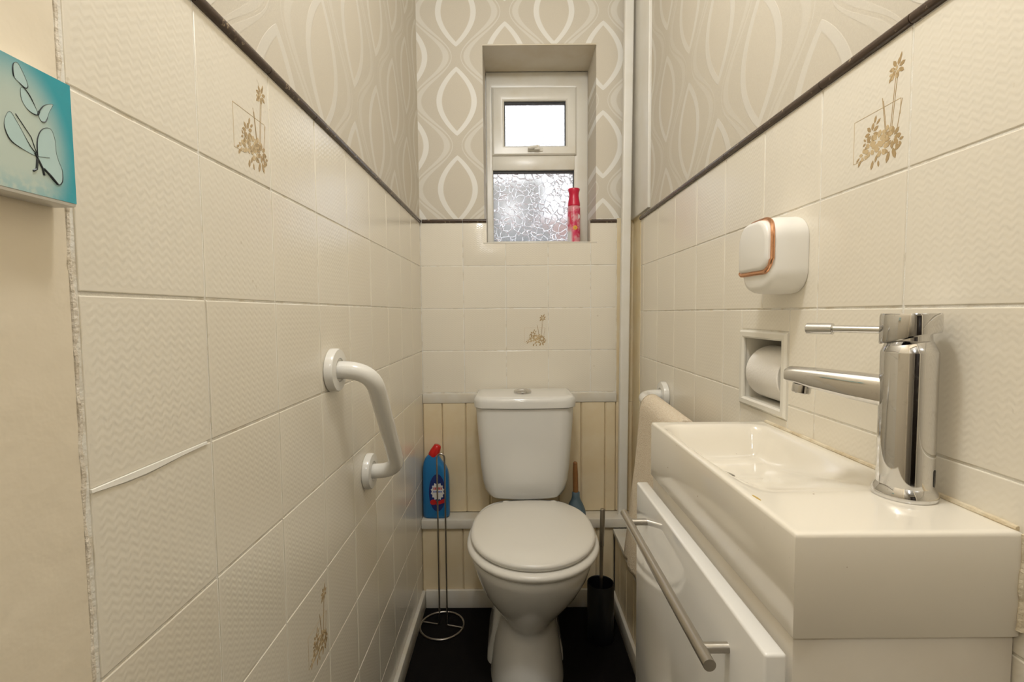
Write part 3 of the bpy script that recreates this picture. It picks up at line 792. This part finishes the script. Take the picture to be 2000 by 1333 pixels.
# ------------------------------------------------------------------ grab rails
def rail(name, label, f1, f2, out, stand, loc):
    t = thing(name, loc, label, 'grab rail', 'white grab rails')
    f1, f2, out = Vector(f1), Vector(f2), Vector(out)
    d = (f2 - f1).normalized()
    bm = bmesh.new(); tube(bm, arc_path([f1 + out * .003, f1 + out * stand, f2 + out * stand, f2 + out * .003], .052, 10), .0160, 22); link('bar', bm, M['rail'], t, angle=60)
    for f in (f1, f2):
        bm = bmesh.new(); lathe(bm, [(.0365, .0002), (.0385, .002), (.0385, .012), (.0365, .0155), (.0215, .0165), (.0205, .014), (.0160, .012)], f, axis=out, n=40); link('flange', bm, M['rail'], t, angle=40)
    return t
rail('grab_rail', 'white curved grab rail fixed at a slant on the left tiles', (XL, .852, -.098), (XL, 1.040, -.342), (1, 0, 0), .072, (XL, .95, -.38))
rail('grab_rail', 'white grab rail on the right wall with a towel over it', (XR, 1.345, -.233), (XR, .900, -.256), (-1, 0, 0), .070, (XR, 1.2, -.27))

# ------------------------------------------------------------------ towel over the right rail
bm = bmesh.new()
# ridge runs from the far bend of the rail down towards the wall; the front flap hangs into the room
R0, R1 = Vector((.3590, 1.000, -.2285)), Vector((.3590, 1.248, -.2155))
NWT = 26
prof = []                      # (sideways from the ridge, down from the ridge)
for k in range(14): prof.append((.030, .24 - (.24 - .035) * k / 13))
for k in range(1, 10): a = PI * k / 10; prof.append((.004 + .026 * math.cos(a) + (.0 if k > 5 else 0), .035 * (1 - math.sin(a))))
for k in range(36): prof.append((-.022 - .012 * k / 35, .035 + .455 * k / 35))
rows = []
for pi_, (sx_, dn_) in enumerate(prof):
    dn = dn_ / .49; rw = []
    for k in range(NWT):
        t = k / (NWT - 1)
        p = R0.lerp(R1, t)
        wv = .007 * dn * math.sin(t * 11 + 1.2 + dn) + .003 * dn * math.sin(t * 23 + dn * 5)
        sg = 1.2 if sx_ < 0 else .2
        rw.append((p.x + sx_ - abs(wv) * sg, p.y + .105 * dn * (t - .15) * 1.2 + .0025 * math.sin(pi_ * .35), p.z - dn_ + .022 * dn * (1 - t) + .004 * dn * math.sin(t * 9)))
    rows.append(rw)
vs = loft(bm, rows, cap=False, closed=False)
tw = link('hand_towel', bm, M['towel'], angle=80)
sol = tw.modifiers.new('thickness', 'SOLIDIFY'); sol.thickness = .006; sol.offset = 0
tag(tw, 'peach terry towel hanging over the right grab rail', 'towel')

# ------------------------------------------------------------------ butterfly panel on the left wall
panel = thing('butterfly_panel', (XL, .302, .076), 'small square turquoise panel with butterflies on the left plaster', 'picture')
pxF = XL + .0165; py0, py1, pz0, pz1 = .2600, .3450, .0760, .1600
bm = bmesh.new(); box(bm, XL - .0003, pxF, py0, py1, pz0, pz1, bevel=.002); link('block', bm, M['white_plastic'], panel)
pm = new_mat('turquoise_sky_print', (.3, .6, .65), .3)
v, (qx, qy, qz) = coords(pm)
yy = (qy * (1 / .041)).abs(); zz = qz * (1 / .041)
glow = ((qy * 26.0)._m('POWER', 2) + ((qz + .012) * 17.0)._m('POWER', 2))
g = glow.step(.15, 1.15)
streak = noise(pm, v, 160, 3)
low = (qz * -1.0).step(.024, .040)
c1 = mix(pm, g, (.56, .66, .60), (.035, .37, .46))
c1 = mix(pm, low * streak.step(.35, .6) * .4, c1, (.10, .42, .52))
set_color(pm, c1)
bm = bmesh.new(); box(bm, pxF, pxF + .0006, py0 + .0015, py1 - .0015, pz0 + .0025, pz1 - .001)
art = link('print', bm, pm, panel, origin=(pxF, (py0 + py1) / 2, (pz0 + pz1) / 2))
bd = new_mat('butterfly_ink', (.02, .03, .035), .4); bw = new_mat('butterfly_wing', (.50, .68, .68), .4)
def wing(bm_in, bm_out, pts):
    n = len(pts)
    P = [Vector((p[0], p[1])) for p in pts]
    fine = []
    for i in range(n):     # closed Catmull-Rom
        p0, p1, p2, p3 = P[i - 1], P[i], P[(i + 1) % n], P[(i + 2) % n]
        for k in range(5):
            t = k / 5; fine.append(.5 * ((2 * p1) + (p2 - p0) * t + (2 * p0 - 5 * p1 + 4 * p2 - p3) * t * t + (3 * p1 - p0 - 3 * p2 + p3) * t ** 3))
    x = pxF + .0007
    bm_in.faces.new([bm_in.verts.new((x, p.x, p.y)) for p in fine])
    tube(bm_out, [(x + .0001, p.x, p.y) for p in fine], [.00008 + .00026 * max(0, math.sin(i * 2 * PI / len(fine) * 1.5 + 1)) for i in range(len(fine))], 5, closed=True)
WY1 = py1
def UV(u, v): # pixel-like coordinates of the print, 0..100 across from the right edge, 0..100 down
    return (py1 - (100 - u) / 100 * .045, pz1 - v / 100 * .084)
bi, bo_ = bmesh.new(), bmesh.new()
# big butterfly, its right wing in profile, and smaller ones above
wing(bi, bo_, [UV(*p) for p in ((38, 68), (39, 55), (47, 46), (60, 43), (66, 50), (67, 60), (70, 66), (75, 73), (74, 82), (66, 85), (52, 79), (42, 73))])
wing(bi, bo_, [UV(*p) for p in ((38, 68), (28, 62), (12, 48), (2, 42), (-6, 52), (0, 62), (16, 66))])
wing(bi, bo_, [UV(*p) for p in ((42, 36), (30, 36), (20, 30), (20, 21), (28, 22), (37, 29))])
wing(bi, bo_, [UV(*p) for p in ((43, 35), (52, 27), (66, 23), (60, 30), (54, 38), (47, 40))])
wing(bi, bo_, [UV(*p) for p in ((11, 15), (11, 7), (17, 4), (24, 9), (30, 17), (26, 20), (18, 18))])
def ink(*uv, r=.00035):
    tube(bo_, [(pxF + .0008, *UV(*p)) for p in uv], r, 6)
ink((34, 66), (38, 70), (44, 76), (46, 81), r=.0006); ink((37, 70), (35, 78), (30, 80), r=.0007); ink((46, 76), (56, 80), (66, 85), r=.0007)
ink((38, 68), (56, 66), r=.00012); ink((38, 68), (30, 55), (10, 42), r=.0002); ink((42, 36), (44, 33), r=.0006)
link('butterfly', bi, bw, art); link('butterfly_outline', bo_, bd, art)

# ------------------------------------------------------------------ blue cleaner bottle on the lower ledge
bot = thing('cleaner_bottle', (-.271, 1.676, LEDGE), 'blue toilet cleaner bottle with red cap on the lower ledge', 'bottle')
bm = bmesh.new(); secs = [(z_, (l_ + r_) / 2, (r_ - l_) / 2, d_) for z_, l_, r_, d_ in ((0, -.311, -.231, .021), (.004, -.3165, -.2255, .0245), (.012, -.3175, -.2245, .0255), (.09, -.3175, -.2245, .0255), (.145, -.3172, -.2255, .0250),
        (.165, -.3168, -.2290, .0245), (.182, -.3155, -.2370, .0230), (.196, -.3130, -.2480, .0210), (.208, -.3085, -.2560, .0190), (.216, -.3020, -.2590, .0175), (.222, -.2960, -.2600, .0165))]
loft(bm, [[(x, y, LEDGE + .0004 + z) for x, y in rrect(cx, 1.676, hw, hd_, hd_ * .8, 6)] for z, cx, hw, hd_ in secs])
link('bottle_body', bm, M['bottle'], bot, angle=60)
bm = bmesh.new()
lathe(bm, [(.0178, 0), (.0188, .002), (.0182, .014), (.0140, .033), (.0120, .040), (.0095, .042)], (-.2800, 1.676, LEDGE + .2165), axis=(.45, 0, 1), n=24); link('cap', bm, M['red'], bot, angle=40)
yf = 1.676 - .0258
def decal(par, name, pts, mat, y0, th=.0003):
    bm = bmesh.new(); prism(bm, pts, 'y', y0 + .001, y0 - th); return link(name, bm, mat, par)
decal(bot, 'label', ellipse(-.264, LEDGE + .093, .029, .066, 28), M['navy'], yf)
star = []
for k in range(28): a = 2 * PI * k / 28; r = 1 if k % 2 else .82; star.append((-.263 + .024 * r * math.cos(a), LEDGE + .098 + .033 * r * math.sin(a)))
decal(bot, 'label_burst', star, M['white_print'], yf - .0004)
for k in range(6): decal(bot, 'label_lettering', [(-.277 + .005 * k, LEDGE + .104), (-.2735 + .005 * k, LEDGE + .1045), (-.2735 + .005 * k, LEDGE + .113), (-.277 + .005 * k, LEDGE + .1125)], M['red_print'], yf - .0008)
for k in range(7): decal(bot, 'label_lettering', [(-.278 + .0045 * k, LEDGE + .0945), (-.2748 + .0045 * k, LEDGE + .095), (-.2748 + .0045 * k, LEDGE + .0995), (-.278 + .0045 * k, LEDGE + .099)], M['blue_print'], yf - .0008)
decal(bot, 'label_ribbon', ellipse(-.278, LEDGE + .060, .0115, .0095, 18), M['red_print'], yf - .0008)
decal(bot, 'label_ribbon', [(-.268, LEDGE + .060), (-.240, LEDGE + .072), (-.240, LEDGE + .058), (-.268, LEDGE + .049)], M['red_print'], yf - .0008)

# ------------------------------------------------------------------ aerosol can on the window sill
can = thing('aerosol_can', (.2275, 1.775, WZ0), 'pink air freshener spray can standing on the window sill', 'spray can')
cm = new_mat('pink_can_print', (.6, .1, .2), .25)
v, (qx, qy, qz) = coords(cm)
cn = noise(cm, v, 38, 3)
c1 = mix(cm, cn.step(.42, .58), (.62, .03, .10), (.72, .30, .34))
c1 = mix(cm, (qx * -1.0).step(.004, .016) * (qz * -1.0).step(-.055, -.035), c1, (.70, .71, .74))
set_color(cm, c1)
bm = bmesh.new(); lathe(bm, [(.0205, 0), (.0228, .002), (.0228, .125), (.0215, .131), (.0195, .134)], (.2275, 1.775, WZ0 + .0003), n=36); link('can_body', bm, cm, can)
bm = bmesh.new(); lathe(bm, [(.0205, .1325), (.0222, .135), (.0220, .142), (.0190, .158), (.0172, .170), (.0180, .180), (.0215, .192), (.0205, .1950), (.014, .1965), (.001, .1965)], (.2275, 1.775, WZ0 + .0003), n=36); link('spray_cap', bm, M['pink'], can)
yc = 1.775 - .0225
for k in range(8):
    a = 2 * PI * k / 8; decal(can, 'flower_print', ellipse(.2295 + .0055 * math.cos(a), WZ0 + .054 + .0055 * math.sin(a), .0032, .0022, 8, a), M['yellow_print'], yc, .0008)
decal(can, 'flower_print', ellipse(.2295, WZ0 + .054, .0035, .0035, 10), M['stain'], yc, .0011)
decal(can, 'badge', ellipse(.2400, WZ0 + .094, .0062, .0095, 14), M['white_print'], yc + .005, .0005)
decal(can, 'petal_print', ellipse(.2145, WZ0 + .086, .0040, .0190, 14), M['pink'], yc + .004, .0005)

# ------------------------------------------------------------------ paper stand on the floor
st = thing('paper_stand', (-.238, 1.540, ZF), 'thin chrome wire spare paper stand with ring base on the floor', 'paper stand')
bm = bmesh.new(); tube(bm, [(-.238 + .0715 * math.cos(2 * PI * k / 48), 1.540 + .0715 * math.sin(2 * PI * k / 48), ZF + .004) for k in range(48)], .0035, 10, closed=True); link('base_ring', bm, M['dark_steel'], st)
bm = bmesh.new()
zt_ = -.452
arc = [(-.2335 - .0125 * math.cos(PI * k / 10), 1.540, zt_ - .014 + .014 * math.sin(PI * k / 10)) for k in range(11)]
tube(bm, arc_path([(-.306, 1.556, ZF + .006), (-.249, 1.542, ZF + .006), (-.2460, 1.540, ZF + .03)], .006, 5) + arc + arc_path([(-.2210, 1.540, ZF + .03), (-.2215, 1.538, ZF + .006), (-.170, 1.524, ZF + .006)], .006, 5), .0026, 10)
link('wire_loop', bm, M['dark_steel'], st)

# ------------------------------------------------------------------ toilet brush
br = thing('toilet_brush', (.272, 1.475, ZF), 'black toilet brush holder with steel handle right of the toilet', 'toilet brush')
bm = bmesh.new(); lathe(bm, [(.001, 0), (.0395, 0), (.0415, .002), (.0415, .182), (.0405, .184), (.0385, .182), (.0385, .006), (.001, .006)], (.272, 1.475, ZF + .0003), n=40, cap=False); link('holder', bm, M['black_plastic'], br, angle=40)
bm = bmesh.new(); tube(bm, [(.272, 1.475, ZF + .05), (.2735, 1.475, ZF + .17), (.2750, 1.475, ZF + .300), (.2752, 1.475, ZF + .302), (.2785, 1.476, ZF + .416), (.2785, 1.476, ZF + .419)], [.0055, .0055, .0058, .0075, .0075, .006], 18); link('handle', bm, M['steel'], br)
bm = bmesh.new(); lathe(bm, [(.012, .01), (.026, .018), (.028, .06), (.018, .08), (.006, .085)], (.272, 1.475, ZF), n=20); link('brush_head', bm, M['black_plastic'], br)

# ------------------------------------------------------------------ plunger on the ledge behind the cistern
pg = thing('plunger', (.221, 1.6745, LEDGE), 'grey blue rubber plunger with wooden handle behind the cistern', 'plunger')
bm = bmesh.new(); lathe(bm, [(.0340, 0), (.0350, .004), (.0330, .020), (.0250, .040), (.0165, .056), (.0140, .066), (.0135, .082), (.011, .084)], (.221, 1.6745, LEDGE + .0003), n=32); link('rubber_cup', bm, M['rubber'], pg, angle=60)
bm = bmesh.new(); lathe(bm, [(.0095, .07), (.0092, .15), (.0075, .188), (.004, .192)], (.221, 1.6745, LEDGE), axis=(-.012, 0, 1), n=20); link('handle', bm, M['wood'], pg)
